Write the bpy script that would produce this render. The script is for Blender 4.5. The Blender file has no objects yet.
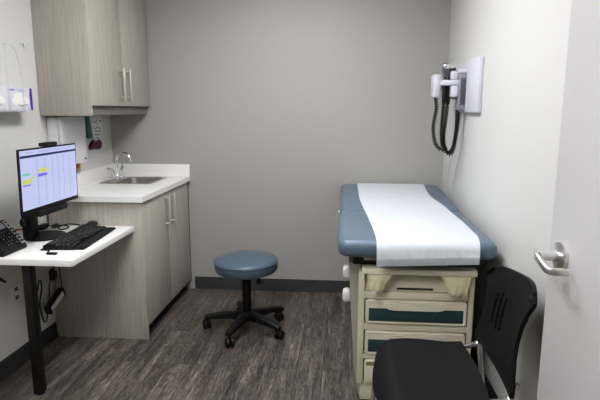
import bpy, bmesh, math, random
from mathutils import Vector, Matrix
random.seed(7)
S = bpy.context.scene
COL = S.collection
PI = math.pi
S.view_settings.view_transform = 'Standard'
S.view_settings.look = 'Medium High Contrast'
S.view_settings.exposure = 0.12

# ------------------------------------------------------------------ materials
def lin(h):
    h = h.lstrip('#')
    out = []
    for i in (0, 2, 4):
        c = int(h[i:i+2], 16) / 255
        out.append(c / 12.92 if c <= .04045 else ((c + .055) / 1.055) ** 2.4)
    return (*out, 1)

def mat(name, col, rough=.5, metal=0, noise=0.0, nscale=8.0, bump=0.0, bscale=200.0, spec=.5, emit=None, estr=0, coat=0):
    m = bpy.data.materials.new(name); m.use_nodes = True
    nt = m.node_tree; b = nt.nodes['Principled BSDF']
    b.inputs['Base Color'].default_value = lin(col)
    b.inputs['Roughness'].default_value = rough
    b.inputs['Metallic'].default_value = metal
    b.inputs['Specular IOR Level'].default_value = spec
    b.inputs['Coat Weight'].default_value = coat
    tc = nt.nodes.new('ShaderNodeTexCoord')
    if noise:
        n = nt.nodes.new('ShaderNodeTexNoise'); n.inputs['Scale'].default_value = nscale; n.inputs['Detail'].default_value = 4
        nt.links.new(tc.outputs['Object'], n.inputs['Vector'])
        r = nt.nodes.new('ShaderNodeMapRange')
        r.inputs['From Min'].default_value = .3; r.inputs['From Max'].default_value = .7
        r.inputs['To Min'].default_value = 1 - noise; r.inputs['To Max'].default_value = 1 + noise
        nt.links.new(n.outputs['Fac'], r.inputs['Value'])
        x = nt.nodes.new('ShaderNodeVectorMath'); x.operation = 'SCALE'
        x.inputs[0].default_value = lin(col)[:3]
        nt.links.new(r.outputs['Result'], x.inputs['Scale'])
        nt.links.new(x.outputs['Vector'], b.inputs['Base Color'])
    if bump:
        n2 = nt.nodes.new('ShaderNodeTexNoise'); n2.inputs['Scale'].default_value = bscale; n2.inputs['Detail'].default_value = 3
        nt.links.new(tc.outputs['Object'], n2.inputs['Vector'])
        bp = nt.nodes.new('ShaderNodeBump'); bp.inputs['Strength'].default_value = bump; bp.inputs['Distance'].default_value = .002
        nt.links.new(n2.outputs['Fac'], bp.inputs['Height'])
        nt.links.new(bp.outputs['Normal'], b.inputs['Normal'])
    if emit:
        b.inputs['Emission Color'].default_value = lin(emit); b.inputs['Emission Strength'].default_value = estr
    return m

def laminate(name, dark, mid, light, freq=1.0):
    m = bpy.data.materials.new(name); m.use_nodes = True
    nt = m.node_tree; b = nt.nodes['Principled BSDF']
    b.inputs['Roughness'].default_value = .45
    tc = nt.nodes.new('ShaderNodeTexCoord')
    mp = nt.nodes.new('ShaderNodeMapping'); mp.inputs['Scale'].default_value = (80*freq, 80*freq, 1.8)
    nt.links.new(tc.outputs['Object'], mp.inputs['Vector'])
    n = nt.nodes.new('ShaderNodeTexNoise'); n.inputs['Scale'].default_value = 1; n.inputs['Detail'].default_value = 5; n.inputs['Roughness'].default_value = .65
    nt.links.new(mp.outputs['Vector'], n.inputs['Vector'])
    mp2 = nt.nodes.new('ShaderNodeMapping'); mp2.inputs['Scale'].default_value = (240, 240, 6)
    nt.links.new(tc.outputs['Object'], mp2.inputs['Vector'])
    n2 = nt.nodes.new('ShaderNodeTexNoise'); n2.inputs['Scale'].default_value = 1; n2.inputs['Detail'].default_value = 3
    nt.links.new(mp2.outputs['Vector'], n2.inputs['Vector'])
    mx = nt.nodes.new('ShaderNodeMix'); mx.data_type = 'FLOAT'; mx.inputs[0].default_value = .45
    nt.links.new(n.outputs['Fac'], mx.inputs[2]); nt.links.new(n2.outputs['Fac'], mx.inputs[3])
    r = nt.nodes.new('ShaderNodeValToRGB')
    r.color_ramp.elements[0].position = .33; r.color_ramp.elements[0].color = lin(dark)
    r.color_ramp.elements[1].position = .68; r.color_ramp.elements[1].color = lin(light)
    e = r.color_ramp.elements.new(.5); e.color = lin(mid)
    nt.links.new(mx.outputs[0], r.inputs['Fac'])
    nt.links.new(r.outputs['Color'], b.inputs['Base Color'])
    return m

def floor_mat():
    m = bpy.data.materials.new('vinyl_plank_floor'); m.use_nodes = True
    nt = m.node_tree; b = nt.nodes['Principled BSDF']; L = nt.links.new
    b.inputs['Roughness'].default_value = .42
    tc = nt.nodes.new('ShaderNodeTexCoord')
    rot = nt.nodes.new('ShaderNodeMapping'); rot.inputs['Rotation'].default_value = (0, 0, PI/2)
    L(tc.outputs['Object'], rot.inputs['Vector'])
    br = nt.nodes.new('ShaderNodeTexBrick')
    br.inputs['Scale'].default_value = 1; br.inputs['Brick Width'].default_value = 1.2; br.inputs['Row Height'].default_value = .15
    br.inputs['Mortar Size'].default_value = .0012; br.inputs['Bias'].default_value = 0
    br.inputs['Color1'].default_value = (.0, .0, .0, 1); br.inputs['Color2'].default_value = (1, 1, 1, 1); br.inputs['Mortar'].default_value = (.2, .2, .2, 1)
    br.offset = .37
    L(rot.outputs['Vector'], br.inputs['Vector'])
    # each plank shifts its own grain
    off = nt.nodes.new('ShaderNodeVectorMath'); off.operation = 'SCALE'; off.inputs['Scale'].default_value = 9
    L(br.outputs['Color'], off.inputs[0])
    add = nt.nodes.new('ShaderNodeVectorMath'); add.operation = 'ADD'
    L(tc.outputs['Object'], add.inputs[0]); L(off.outputs['Vector'], add.inputs[1])
    def grain(sx, sy, det, ro):
        mp = nt.nodes.new('ShaderNodeMapping'); mp.inputs['Scale'].default_value = (sx, sy, 1)
        L(add.outputs['Vector'], mp.inputs['Vector'])
        n = nt.nodes.new('ShaderNodeTexNoise'); n.inputs['Scale'].default_value = 1; n.inputs['Detail'].default_value = det; n.inputs['Roughness'].default_value = ro
        n.inputs['Distortion'].default_value = .6
        L(mp.outputs['Vector'], n.inputs['Vector']); return n
    g1 = grain(30, 2.6, 9, .8); g2 = grain(150, 22, 6, .75); g0 = grain(9, 1.1, 4, .6)
    m0 = nt.nodes.new('ShaderNodeMix'); m0.data_type = 'FLOAT'; m0.inputs[0].default_value = .35
    L(g1.outputs['Fac'], m0.inputs[2]); L(g0.outputs['Fac'], m0.inputs[3])
    mx = nt.nodes.new('ShaderNodeMix'); mx.data_type = 'FLOAT'; mx.inputs[0].default_value = .36
    L(m0.outputs[0], mx.inputs[2]); L(g2.outputs['Fac'], mx.inputs[3])
    r = nt.nodes.new('ShaderNodeValToRGB'); cr = r.color_ramp
    cr.elements[0].position = .39; cr.elements[0].color = lin(FLOOR[0])
    cr.elements[1].position = .64; cr.elements[1].color = lin(FLOOR[3])
    e = cr.elements.new(.475); e.color = lin(FLOOR[1])
    e = cr.elements.new(.55); e.color = lin(FLOOR[2])
    L(mx.outputs[0], r.inputs['Fac'])
    tone = nt.nodes.new('ShaderNodeMapRange'); tone.inputs['To Min'].default_value = .92; tone.inputs['To Max'].default_value = 1.08
    L(br.outputs['Color'], tone.inputs['Value'])
    sc = nt.nodes.new('ShaderNodeVectorMath'); sc.operation = 'SCALE'
    L(r.outputs['Color'], sc.inputs[0]); L(tone.outputs['Result'], sc.inputs['Scale'])
    seam = nt.nodes.new('ShaderNodeMix'); seam.data_type = 'RGBA'
    L(br.outputs['Fac'], seam.inputs[0]); L(sc.outputs['Vector'], seam.inputs[6]); seam.inputs[7].default_value = lin('#2a2522')
    L(seam.outputs[2], b.inputs['Base Color'])
    bp = nt.nodes.new('ShaderNodeBump'); bp.inputs['Strength'].default_value = .25; bp.inputs['Distance'].default_value = .001
    L(mx.outputs[0], bp.inputs['Height']); L(bp.outputs['Normal'], b.inputs['Normal'])
    return m

FLOOR = ('#2a2623', '#4c4641', '#736b63', '#b0a79b')
M = dict(
    wall=mat('white_wall_paint', '#d0cfcd', .6, bump=.06, bscale=260),
    grey=mat('grey_wall_paint', '#aaa8a3', .6, bump=.06, bscale=260),
    ceil=mat('ceiling_tile', '#dddcd9', .8, bump=.2, bscale=90),
    base=mat('rubber_baseboard', '#343435', .5),
    floor=floor_mat(),
    lam=laminate('grey_wood_laminate', '#a29c92', '#b3ada3', '#c1bcb2'),
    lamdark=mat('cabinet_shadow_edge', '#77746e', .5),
    toe=mat('toe_kick_black', '#1d1c1c', .6),
    quartz=mat('white_worktop', '#e9e8e6', .3, noise=.012, nscale=60),
    steel=mat('brushed_steel', '#dfdedc', .3, 1, noise=.05, nscale=40),
    chrome=mat('chrome', '#e4e4e6', .1, 1),
    nickel=mat('satin_nickel', '#dcd8d0', .38, .75),
    sink=mat('stainless_sink', '#b5b0a9', .32, 1, noise=.08, nscale=30),
    black=mat('black_plastic', '#0d0d0e', .5),
    blackmat=mat('black_matte_plastic', '#111112', .65, bump=.1, bscale=600),
    blackmetal=mat('black_painted_metal', '#0c0c0c', .5),
    key=mat('keycap_plastic', '#202124', .5),
    keymark=mat('keycap_legend_grey', '#8d9096', .6),
    screen=mat('lcd_screen', '#20222a', .25, emit='#b9bfe2', estr=.85),
    scrnavy=mat('screen_navy', '#101020', .3, emit='#262a5c', estr=.7),
    scrdot=mat('screen_text', '#101020', .3, emit='#8d93bd', estr=.75),
    scryel=mat('screen_yellow', '#101020', .3, emit='#c3c878', estr=.85),
    scrgrn=mat('screen_green', '#101020', .3, emit='#64c8ae', estr=.85),
    scrpur=mat('screen_purple', '#101020', .3, emit='#6f6ad4', estr=.85),
    silver=mat('silver_buttons', '#b9b9b6', .4, .3),
    red=mat('red_cable', '#a82331', .5),
    vinyl=mat('blue_vinyl', '#617180', .33, bump=.25, bscale=500),
    stoolv=mat('stool_blue_vinyl', '#52626f', .34, bump=.25, bscale=500),
    paper=mat('exam_paper', '#c9ced4', .8, bump=.6, bscale=45),
    cream=mat('cream_plastic', '#d8d1b9', .45),
    creamlt=mat('cream_plastic_light', '#e0dac6', .4),
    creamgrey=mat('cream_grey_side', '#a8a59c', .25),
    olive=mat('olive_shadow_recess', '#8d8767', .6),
    green=mat('dark_green_panel', '#31494a', .4),
    mitt=mat('pale_yellow_cloth', '#e2dbb8', .9, noise=.05, nscale=40, bump=.5, bscale=90),
    dark=mat('dark_gap', '#141413', .7),
    white=mat('white_plastic', '#dbdadb', .35),
    diag=mat('lavender_white_plastic', '#d0cfd9', .35),
    grayp=mat('grey_plastic', '#8e8e96', .45),
    dgray=mat('dark_grey_plastic', '#55555a', .4),
    cordw=mat('white_cable', '#dadadb', .5),
    wire=mat('coated_wire', '#cfd1d4', .4, .2),
    boxw=mat('glove_box_card', '#d4d3da', .6),
    boxp=mat('glove_box_purple', '#542a94', .5),
    boxink=mat('glove_box_ink', '#7a68b8', .6),
    glove=mat('glove_print_white', '#e9e8e6', .7, noise=.05, nscale=60),
    gloveshade=mat('glove_print_shade', '#b2adb0', .7),
    tagw=mat('white_card', '#dfe0e0', .6),
    ink=mat('dark_ink', '#4a4c52', .7),
    teal=mat('green_card', '#3a6a60', .6),
    maroon=mat('maroon_card', '#5d2347', .6),
    tan=mat('tan_card', '#c9a988', .7),
    brown=mat('brown_print', '#9a6438', .7),
    blue=mat('blue_logo', '#33407e', .5),
    door=mat('door_paint', '#bfbdbd', .45, bump=.04, bscale=200),
    light=mat('light_diffuser', '#ffffff', .6, emit='#fcfdff', estr=1),
    chair=mat('chair_black_plastic', '#131315', .62, spec=.3, bump=.12, bscale=900),
)

def speckle(name, base, mark, scale, thr):
    """dark keycaps with small pale legends"""
    m = mat(name, base, .5); nt = m.node_tree; b = nt.nodes['Principled BSDF']
    tc = nt.nodes.new('ShaderNodeTexCoord'); v = nt.nodes.new('ShaderNodeTexNoise'); v.inputs['Scale'].default_value = scale; v.inputs['Detail'].default_value = 1
    nt.links.new(tc.outputs['Object'], v.inputs['Vector'])
    g = nt.nodes.new('ShaderNodeMath'); g.operation = 'GREATER_THAN'; g.inputs[1].default_value = thr
    nt.links.new(v.outputs['Fac'], g.inputs[0])
    x = nt.nodes.new('ShaderNodeMix'); x.data_type = 'RGBA'; x.inputs[6].default_value = lin(base); x.inputs[7].default_value = lin(mark)
    nt.links.new(g.outputs['Value'], x.inputs[0]); nt.links.new(x.outputs[2], b.inputs['Base Color'])
    return m
keymat = speckle('keycaps_with_legends', '#1a1b1d', '#8f9297', 95, .66)

# ------------------------------------------------------------------ mesh helpers
def new(): return bmesh.new()

def box(bm, x0, x1, y0, y1, z0, z1, bev=0, seg=2):
    vs = [bm.verts.new(p) for p in ((x0,y0,z0),(x1,y0,z0),(x1,y1,z0),(x0,y1,z0),(x0,y0,z1),(x1,y0,z1),(x1,y1,z1),(x0,y1,z1))]
    fs = [bm.faces.new([vs[i] for i in q]) for q in ((0,3,2,1),(4,5,6,7),(0,1,5,4),(1,2,6,5),(2,3,7,6),(3,0,4,7))]
    if bev:
        es = {e for f in fs for e in f.edges}
        bmesh.ops.bevel(bm, geom=list(es), offset=bev, segments=seg, profile=.5, affect='EDGES', clamp_overlap=True)
    return bm

def loft(bm, rings, cap0=True, cap1=True, closed=True):
    R = [[bm.verts.new(p) for p in r] for r in rings]
    n = len(R[0])
    for a, b in zip(R, R[1:]):
        for i in range(n if closed else n-1):
            j = (i+1) % n
            bm.faces.new((a[i], a[j], b[j], b[i]))
    if cap0: bm.faces.new(list(reversed(R[0])))
    if cap1: bm.faces.new(R[-1])
    return bm

def rrect(cx, cy, w, d, r, n=6):
    pts = []
    for qx, qy, a0 in ((1,1,0),(-1,1,PI/2),(-1,-1,PI),(1,-1,3*PI/2)):
        for k in range(n+1):
            a = a0 + k/n*PI/2
            pts.append((cx + qx*(w/2-r) + r*math.cos(a), cy + qy*(d/2-r) + r*math.sin(a)))
    return pts

def pillow(bm, x0, x1, y0, y1, z0, z1, rp, re, fn=None, n=8):
    """rounded slab: plan corners rp, edge rounding re; fn bends a point"""
    cx, cy, w, d = (x0+x1)/2, (y0+y1)/2, x1-x0, y1-y0
    rings = []
    k = 5
    prof = [(re*(1-math.sin(i/k*PI/2)), z0 + re*(1-math.cos(i/k*PI/2))) for i in range(k+1)]
    prof += [(re*(1-math.cos(i/k*PI/2)), z1 - re*(1-math.sin(i/k*PI/2))) for i in range(k+1)]
    for ins, z in prof:
        ring = [(x, y, z) for x, y in rrect(cx, cy, w-2*ins, d-2*ins, max(rp-ins, .004), n)]
        rings.append([fn(*p) for p in ring] if fn else ring)
    return loft(bm, rings)

def frame_from(t):
    t = Vector(t).normalized()
    a = Vector((0,0,1)) if abs(t.z) < .9 else Vector((1,0,0))
    u = t.cross(a).normalized(); return u, t.cross(u).normalized()

def tube(bm, pts, r, seg=10, caps=True):
    pts = [Vector(p) for p in pts]; n = len(pts)
    rs = r if isinstance(r, (list, tuple)) else [r]*n
    T = []
    for i in range(n):
        a = pts[max(i-1,0)]; b = pts[min(i+1,n-1)]; T.append((b-a).normalized())
    u, v = frame_from(T[0]); rings = []
    for i in range(n):
        if i:
            q = T[i-1].rotation_difference(T[i]); u = q @ u; v = q @ v
        rings.append([pts[i] + (u*math.cos(2*PI*k/seg) + v*math.sin(2*PI*k/seg))*rs[i] for k in range(seg)])
    return loft(bm, rings, caps, caps)

def smooth(pts, k=6):
    P = [Vector(p) for p in pts]; P = [P[0]*2-P[1]] + P + [P[-1]*2-P[-2]]
    out = []
    for i in range(1, len(P)-2):
        for j in range(k):
            t = j/k; a, b, c, d = P[i-1:i+3]
            out.append(.5*((2*b) + (c-a)*t + (2*a-5*b+4*c-d)*t*t + (3*b-a-3*c+d)*t**3))
    out.append(P[-2]); return out

def coil(path, rad, pitch, k=8):
    """helix points around a path"""
    P = [Vector(p) for p in path]; out = []; ph = 0.0
    D = [(P[min(i+1, len(P)-1)] - P[max(i-1, 0)]).normalized() for i in range(len(P))]
    u, v = frame_from(D[0]); F = [(u, v)]
    for a, c in zip(D, D[1:]):
        q = a.rotation_difference(c); u = q @ u; v = q @ v; F.append((u, v))
    for i, (a, c) in enumerate(zip(P, P[1:])):
        L = (c-a).length; n = max(1, round(L/pitch*k)); step = 2*PI*L/pitch/n
        for m in range(n):
            t = m/n; uu = F[i][0].lerp(F[i+1][0], t); vv = F[i][1].lerp(F[i+1][1], t)
            out.append(a.lerp(c, t) + (uu*math.cos(ph) + vv*math.sin(ph))*rad); ph += step
    return out

def lathe(bm, prof, c, seg=32, axis='z'):
    rings = []
    for r, h in prof:
        ring = []
        for k in range(seg):
            a = 2*PI*k/seg; p = (r*math.cos(a), r*math.sin(a), h)
            if axis == 'x': p = (p[2], p[0], p[1])
            if axis == 'y': p = (p[0], p[2], p[1])
            ring.append((c[0]+p[0], c[1]+p[1], c[2]+p[2]))
        rings.append(ring)
    return loft(bm, rings)

def cyl(bm, p0, p1, r0, r1=None, seg=16):
    return tube(bm, [p0, p1], [r0, r0 if r1 is None else r1], seg)

def prism(bm, pts, axis, a, b):
    """extrude a 2D outline along an axis ('x': pts are y,z; 'y': x,z; 'z': x,y)"""
    f = {'x': lambda p, t: (t, p[0], p[1]), 'y': lambda p, t: (p[0], t, p[1]), 'z': lambda p, t: (p[0], p[1], t)}[axis]
    return loft(bm, [[f(p, a) for p in pts], [f(p, b) for p in pts]])

def ball(bm, c, rx, ry, rz, u=16, v=10):
    rings = []
    for i in range(1, v):
        a = PI*i/v
        rings.append([(c[0]+rx*math.sin(a)*math.cos(2*PI*k/u), c[1]+ry*math.sin(a)*math.sin(2*PI*k/u), c[2]-rz*math.cos(a)) for k in range(u)])
    return loft(bm, rings)

ROOT = {}
def obj(name, bm, m, parent=None, sharp=35, shade=True):
    bmesh.ops.recalc_face_normals(bm, faces=bm.faces)
    if parent is not None: org = ROOT[parent.name]
    else:
        lo = Vector([min(v.co[i] for v in bm.verts) for i in range(3)]); hi = Vector([max(v.co[i] for v in bm.verts) for i in range(3)])
        org = Vector(((lo.x+hi.x)/2, (lo.y+hi.y)/2, lo.z))
    bmesh.ops.translate(bm, verts=bm.verts, vec=-org)
    me = bpy.data.meshes.new(name); bm.to_mesh(me); bm.free()
    if shade:
        me.shade_smooth(); me.set_sharp_from_angle(angle=math.radians(sharp))
    me.materials.append(M[m] if isinstance(m, str) else m)
    o = bpy.data.objects.new(name, me); COL.objects.link(o)
    if parent is not None: o.parent = parent
    else: o.location = org
    ROOT[o.name] = org
    return o

def tag(o, label, cat, group=None):
    o['label'] = label; o['category'] = cat
    if group: o['group'] = group
    return o

def thing(name, loc, label, cat, group=None):
    o = bpy.data.objects.new(name, None); COL.objects.link(o)
    o.location = loc; o.empty_display_size = .05
    ROOT[o.name] = Vector(loc)
    return tag(o, label, cat, group)

def struct(name, bm, m, parent=None):
    o = obj(name, bm, m, parent)
    if parent is None: o['kind'] = 'structure'
    return o

def copy_thing(o, delta):
    """a copy of a thing, its parts and its sub-parts"""
    r = o.copy(); COL.objects.link(r); r.location = Vector(o.location) + Vector(delta)
    ROOT[r.name] = ROOT[o.name] + Vector(delta)
    def kids(src, dst):
        for ch in list(src.children):
            c = ch.copy(); COL.objects.link(c); c.parent = dst; kids(ch, c)
    kids(o, r)
    return r

# ------------------------------------------------------------------ the room
XL, XR, YB, YF, ZC = -1.872, .755, 3.99, -.95, 2.6
struct('floor', box(new(), XL-.1, XR+.1, YF-.1, YB+.1, -.05, 0), 'floor')
struct('ceiling', box(new(), XL-.1, XR+.1, YF-.1, YB+.1, ZC, ZC+.05), 'ceil')
struct('wall_left', box(new(), XL-.1, XL, YF-.1, YB+.1, 0, ZC), 'wall')
struct('wall_right', box(new(), XR, XR+.1, YF-.1, YB+.1, 0, ZC), 'wall')
struct('wall_back', box(new(), XL, XR, YB, YB+.1, 0, ZC), 'grey')
struct('wall_front', box(new(), XL, XR, YF-.1, YF, 0, ZC), 'grey')  # unseen behind the camera; grey chosen so it bounces less light back
def skirt(pts, axis, a, b, name):
    struct(name, prism(new(), pts, axis, a, b), 'base')
t = .006
skirt([(XL, 0), (XL+t+.006, 0), (XL+t+.002, .008), (XL+t, .1), (XL+t-.002, .104), (XL, .104)], 'y', YF, 3.008, 'baseboard_left')
skirt([(XR, 0), (XR, .104), (XR-t+.002, .104), (XR-t, .1), (XR-t-.002, .008), (XR-t-.006, 0)], 'y', .66, YB, 'baseboard_right')
skirt([(YB, 0), (YB, .104), (YB-t+.002, .104), (YB-t, .1), (YB-t-.002, .008), (YB-t-.006, 0)], 'x', -1.225, XR-.012, 'baseboard_back')

# open door on the right, hung on a short jamb return of the right wall
struct('trim_1', box(new(), .60, XR, .56, .652, 0, ZC), 'wall')
dr = struct('door_1', box(new(), .622, .664, .656, 1.556, .012, 2.06, .002), 'door')
h = bpy.data.objects.new('door_handle', None); COL.objects.link(h); h.parent = dr
hz, hy = 1.058, 1.468
ROOT[h.name] = ROOT[dr.name]
h['label'] = 'satin chrome lever handle'
b = new(); lathe(b, [(.043, .0), (.044, -.004), (.042, -.011), (.036, -.014), (.0, -.0145)][:-1], (.622, hy, hz), 40, 'x'); obj('rose', b, 'steel', h)
b = new(); cyl(b, (.612, hy, hz), (.560, hy, hz), .0135, .0125, 20); obj('neck', b, 'steel', h)
b = new()
path = [Vector(p) for p in ((.566, hy+.010, hz+.006), (.552, hy+.004, hz+.005), (.549, hy-.006, hz+.003), (.551, hy-.040, hz-.008), (.554, hy-.070, hz-.017), (.558, hy-.078, hz-.019), (.566, hy-.082, hz-.020), (.606, hy-.086, hz-.021))]
rings = []
for i, p in enumerate(path):
    a = path[max(i-1, 0)]; c = path[min(i+1, len(path)-1)]
    tt = (c-a).normalized(); up = Vector((0,0,1)); sd = tt.cross(up).normalized(); up = sd.cross(tt).normalized()
    rings.append([p + sd*(x) + up*(y) for x, y in rrect(0, 0, .013, .021, .005, 3)])
loft(b, rings); obj('lever', b, 'steel', h)

# ceiling lights (outside the frame, they light the room)
def ceiling_light(x, y, label):
    t = thing('ceiling_light', (x, y, ZC), label, 'light', 'recessed ceiling panels')
    b = new()
    for q in ((x-.31, x+.31, y-.61, y-.585), (x-.31, x+.31, y+.585, y+.61), (x-.31, x-.285, y-.585, y+.585), (x+.285, x+.31, y-.585, y+.585)):
        box(b, *q, ZC-.02, ZC, .002)
    obj('frame', b, 'white', t)
    obj('diffuser', box(new(), x-.285, x+.285, y-.585, y+.585, ZC-.012, ZC-.002), 'light', t)
    return t
LIGHTS = [(-.36, 2.5), (-.80, .55)]
c1 = ceiling_light(*LIGHTS[0], 'square-edged white ceiling light panel nearer the grey back wall')
c2 = ceiling_light(*LIGHTS[1], 'square-edged white ceiling light panel nearer the doorway')
M['light'].node_tree.nodes['Principled BSDF'].inputs['Emission Strength'].default_value = 16
dim = M['light'].copy(); dim.name = 'light_diffuser_dimmer'; dim.node_tree.nodes['Principled BSDF'].inputs['Emission Strength'].default_value = 12
c2.children[-1].data.materials[0] = dim

# ------------------------------------------------------------------ wall cabinet
def bar_handle(bm, x, y, z0, z1, out, sgn=1):
    """vertical bow bar: two feet and a slightly tapered bar"""
    cyl(bm, (x, y, z0+.018), (x+out*.8, y, z0+.018), .0085, seg=12)
    cyl(bm, (x, y, z1-.018), (x+out*.8, y, z1-.018), .0085, seg=12)
    box(bm, x+out-.005, x+out+.005, y-.008, y+.008, z0, z1, .003)
    return bm
wc = thing('wall_cabinet', (-1.7, 3.51, 1.435), 'grey wood-grain wall cabinet with two doors above the sink', 'cabinet')
obj('end_panel', box(new(), XL+.002, -1.540, 3.035, 3.054, 1.435, ZC-.01, .001), 'lam', wc)
obj('carcass', box(new(), XL+.002, -1.562, 3.055, 3.982, 1.492, ZC-.01), 'lamdark', wc)
obj('valance', prism(new(), [(3.055, 1.437), (3.962, 1.437), (3.978, 1.45), (3.978, 1.4915), (3.055, 1.4915)], 'x', -1.580, -1.562), 'lamdark', wc)  # shade below the doors is put into its darker colour
for (y0, y1, hy_) in ((3.036, 3.503, 3.457), (3.507, 3.978, 3.560)):
    d = obj('door', box(new(), -1.555, -1.535, y0, y1, 1.497, ZC-.012, .0015), 'lam', wc)
    obj('handle', bar_handle(new(), -1.535, hy_, 1.535, 1.752, .032), 'nickel', d)

# ------------------------------------------------------------------ base cabinet
bc = thing('base_cabinet', (-1.55, 3.5, 0), 'grey wood-grain base cabinet with two doors under the sink worktop', 'cabinet')
obj('end_panel', box(new(), XL+.014, -1.249, 3.010, 3.029, .001, .908, .001), 'lam', bc)
obj('carcass', box(new(), XL+.002, -1.272, 3.03, 3.96, .09, .60), 'lamdark', bc)
obj('carcass_top_rail', box(new(), -1.300, -1.272, 3.03, 3.96, .60, .908), 'lamdark', bc)
obj('toe_kick', box(new(), -1.322, -1.305, 3.03, 3.975, .0, .089), 'toe', bc)
obj('filler_strip', box(new(), -1.272, -1.2535, 3.958, 3.983, .09, .905), 'lamdark', bc)
for (y0, y1, hy_) in ((3.031, 3.484, 3.432), (3.488, 3.954, 3.542)):
    d = obj('door', box(new(), -1.270, -1.250, y0, y1, .092, .900, .0015), 'lam', bc)
    obj('handle', bar_handle(new(), -1.250, hy_, .662, .884, .032), 'nickel', d)

# ------------------------------------------------------------------ worktop, sink, tap
SX0, SX1, SY0, SY1 = -1.783, -1.385, 3.53, 3.91
wt = thing('worktop', (-1.55, 3.49, .909), 'white laminate worktop with upstand around the steel sink', 'worktop')
b = new()
for q in ((XL+.002, -1.235, 2.985, SY0+.012), (XL+.002, -1.235, SY1-.012, 3.986), (XL+.002, SX0+.012, SY0+.012, SY1-.012), (SX1-.012, -1.235, SY0+.012, SY1-.012)):
    box(b, *q, .909, .944)
bmesh.ops.remove_doubles(b, verts=b.verts, dist=.0001)
obj('slab', b, 'quartz', wt)
b = new(); box(b, XL+.017, -1.235, 3.972, 3.987, .944, 1.042, .002); obj('backsplash', b, 'quartz', wt)
b = new(); box(b, XL+.002, XL+.016, 2.985, 3.987, .944, 1.042, .002); obj('side_splash', b, 'quartz', wt)

sk = thing('sink', ((SX0+SX1)/2, (SY0+SY1)/2, .78), 'stainless steel drop-in bowl sink set in the white worktop', 'sink')
cx, cy, w, d = (SX0+SX1)/2, (SY0+SY1)/2, SX1-SX0, SY1-SY0
b = new()
rings = []
BX0 = -1.685
for ins, z, r in ((0, .9455, .03), (.002, .9485, .03), (.018, .9475, .03), (.024, .944, .04), (.030, .85, .05), (.045, .80, .06), (.09, .788, .06), (.15, .786, .02)):
    q0 = SX0 + ins if z > .947 and ins < .01 or ins == 0 else BX0 + ins - .018
    q1 = SX1 - ins
    rings.append([(x, y, z) for x, y in rrect((q0+q1)/2, cy, q1-q0, d-2*ins, r, 6)])
loft(b, rings, cap0=False); obj('bowl', b, 'sink', sk)
b = new(); lathe(b, [(.001, .789), (.040, .790), (.043, .7875)], ((BX0+SX1)/2, cy, 0), 24); obj('drain', b, 'chrome', sk)

fx, fy = -1.738, 3.765
fa = thing('faucet', (fx, fy, .9487), 'chrome gooseneck tap with two lever handles behind the sink', 'faucet')
b = new()
rings = []
for ins, z in ((0, .9488), (0, .954), (.004, .958), (.010, .960)):
    rings.append([(x, y, z) for x, y in rrect(fx, fy, .052-2*ins, .20-2*ins, .024-ins, 6)])
loft(b, rings); obj('base_plate', b, 'chrome', fa)
b = new()
pts = [(fx, fy, .958), (fx, fy, 1.09)] + [(fx + .055 - .055*math.cos(a), fy, 1.09 + .055*math.sin(a)) for a in [PI*i/12 for i in range(1, 12)]] + [(fx+.111, fy, 1.088), (fx+.112, fy, 1.078)]
tube(b, pts, [.0125] + [.0105]*(len(pts)-3) + [.0105, .0125], 14); lathe(b, [(.019, .958), (.019, .97), (.012, .985)], (fx, fy, 0), 20)
obj('spout', b, 'chrome', fa)
for s in (-1, 1):
    b = new(); y = fy + s*.075
    lathe(b, [(.018, .958), (.018, .972), (.013, .985), (.011, 1.012), (.013, 1.018)], (fx, y, 0), 18)
    tube(b, smooth([(fx, y, 1.014), (fx-.004+.006*s, y+s*.015, 1.030), (fx-.012, y+s*.045, 1.040), (fx-.016, y+s*.060, 1.038)], 4), [.009, .009, .008, .008, .007, .007, .0065, .006, .006, .006, .006, .006, .005], 10)
    obj('lever_handle', b, 'chrome', fa)

# ------------------------------------------------------------------ things on the left wall
tw = thing('paper_towel_dispenser', (-1.815, 3.25, 1.115), 'white paper towel dispenser box on the wall under the wall cabinet', 'dispenser')
obj('body', box(new(), XL+.001, -1.80, 3.095, 3.395, 1.125, 1.428, .006), 'white', tw)
cv = obj('front_cover', box(new(), -1.799, -1.772, 3.092, 3.398, 1.116, 1.43, .008), 'white', tw)
b = new(); lathe(b, [(.001, .0015), (.010, .0015), (.010, 0)], (0, 0, 0), 20, 'x'); bmesh.ops.scale(b, vec=(1, 1.3, .7), verts=b.verts); bmesh.ops.translate(b, verts=b.verts, vec=(-1.772, 3.365, 1.143))
obj('logo', b, 'blue', cv)

hc = thing('paper_cutout', (-1.853, 3.665, 1.18), 'green, white and maroon paper cutout on the wall beside the towel dispenser', 'wall decoration')
b = new(); prism(b, [(3.575, 1.425), (3.605, 1.42), (3.636, 1.272), (3.61, 1.262), (3.578, 1.268)], 'x', XL+.001, -1.851); obj('green_strip', b, 'teal', hc)
wb = obj('white_panel', prism(new(), [(3.615, 1.425), (3.77, 1.43), (3.80, 1.36), (3.785, 1.29), (3.745, 1.232), (3.69, 1.232), (3.655, 1.27)], 'x', XL+.001, -1.849), 'tagw', hc)
b = new()
for i, (y, z) in enumerate([(3.68, 1.335), (3.71, 1.34), (3.745, 1.335), (3.69, 1.315), (3.725, 1.31), (3.755, 1.315), (3.685, 1.29), (3.715, 1.285), (3.745, 1.29), (3.70, 1.262), (3.73, 1.262)]):
    box(b, -1.849, -1.8482, y-.008, y+.008, z-.005, z+.005)
box(b, -1.849, -1.8482, 3.758, 3.774, 1.382, 1.396)
tube(b, smooth([(-1.8488, 3.64, 1.392), (-1.8488, 3.67, 1.378), (-1.8488, 3.71, 1.388), (-1.8488, 3.73, 1.404)], 4), .0022, 6)
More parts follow.
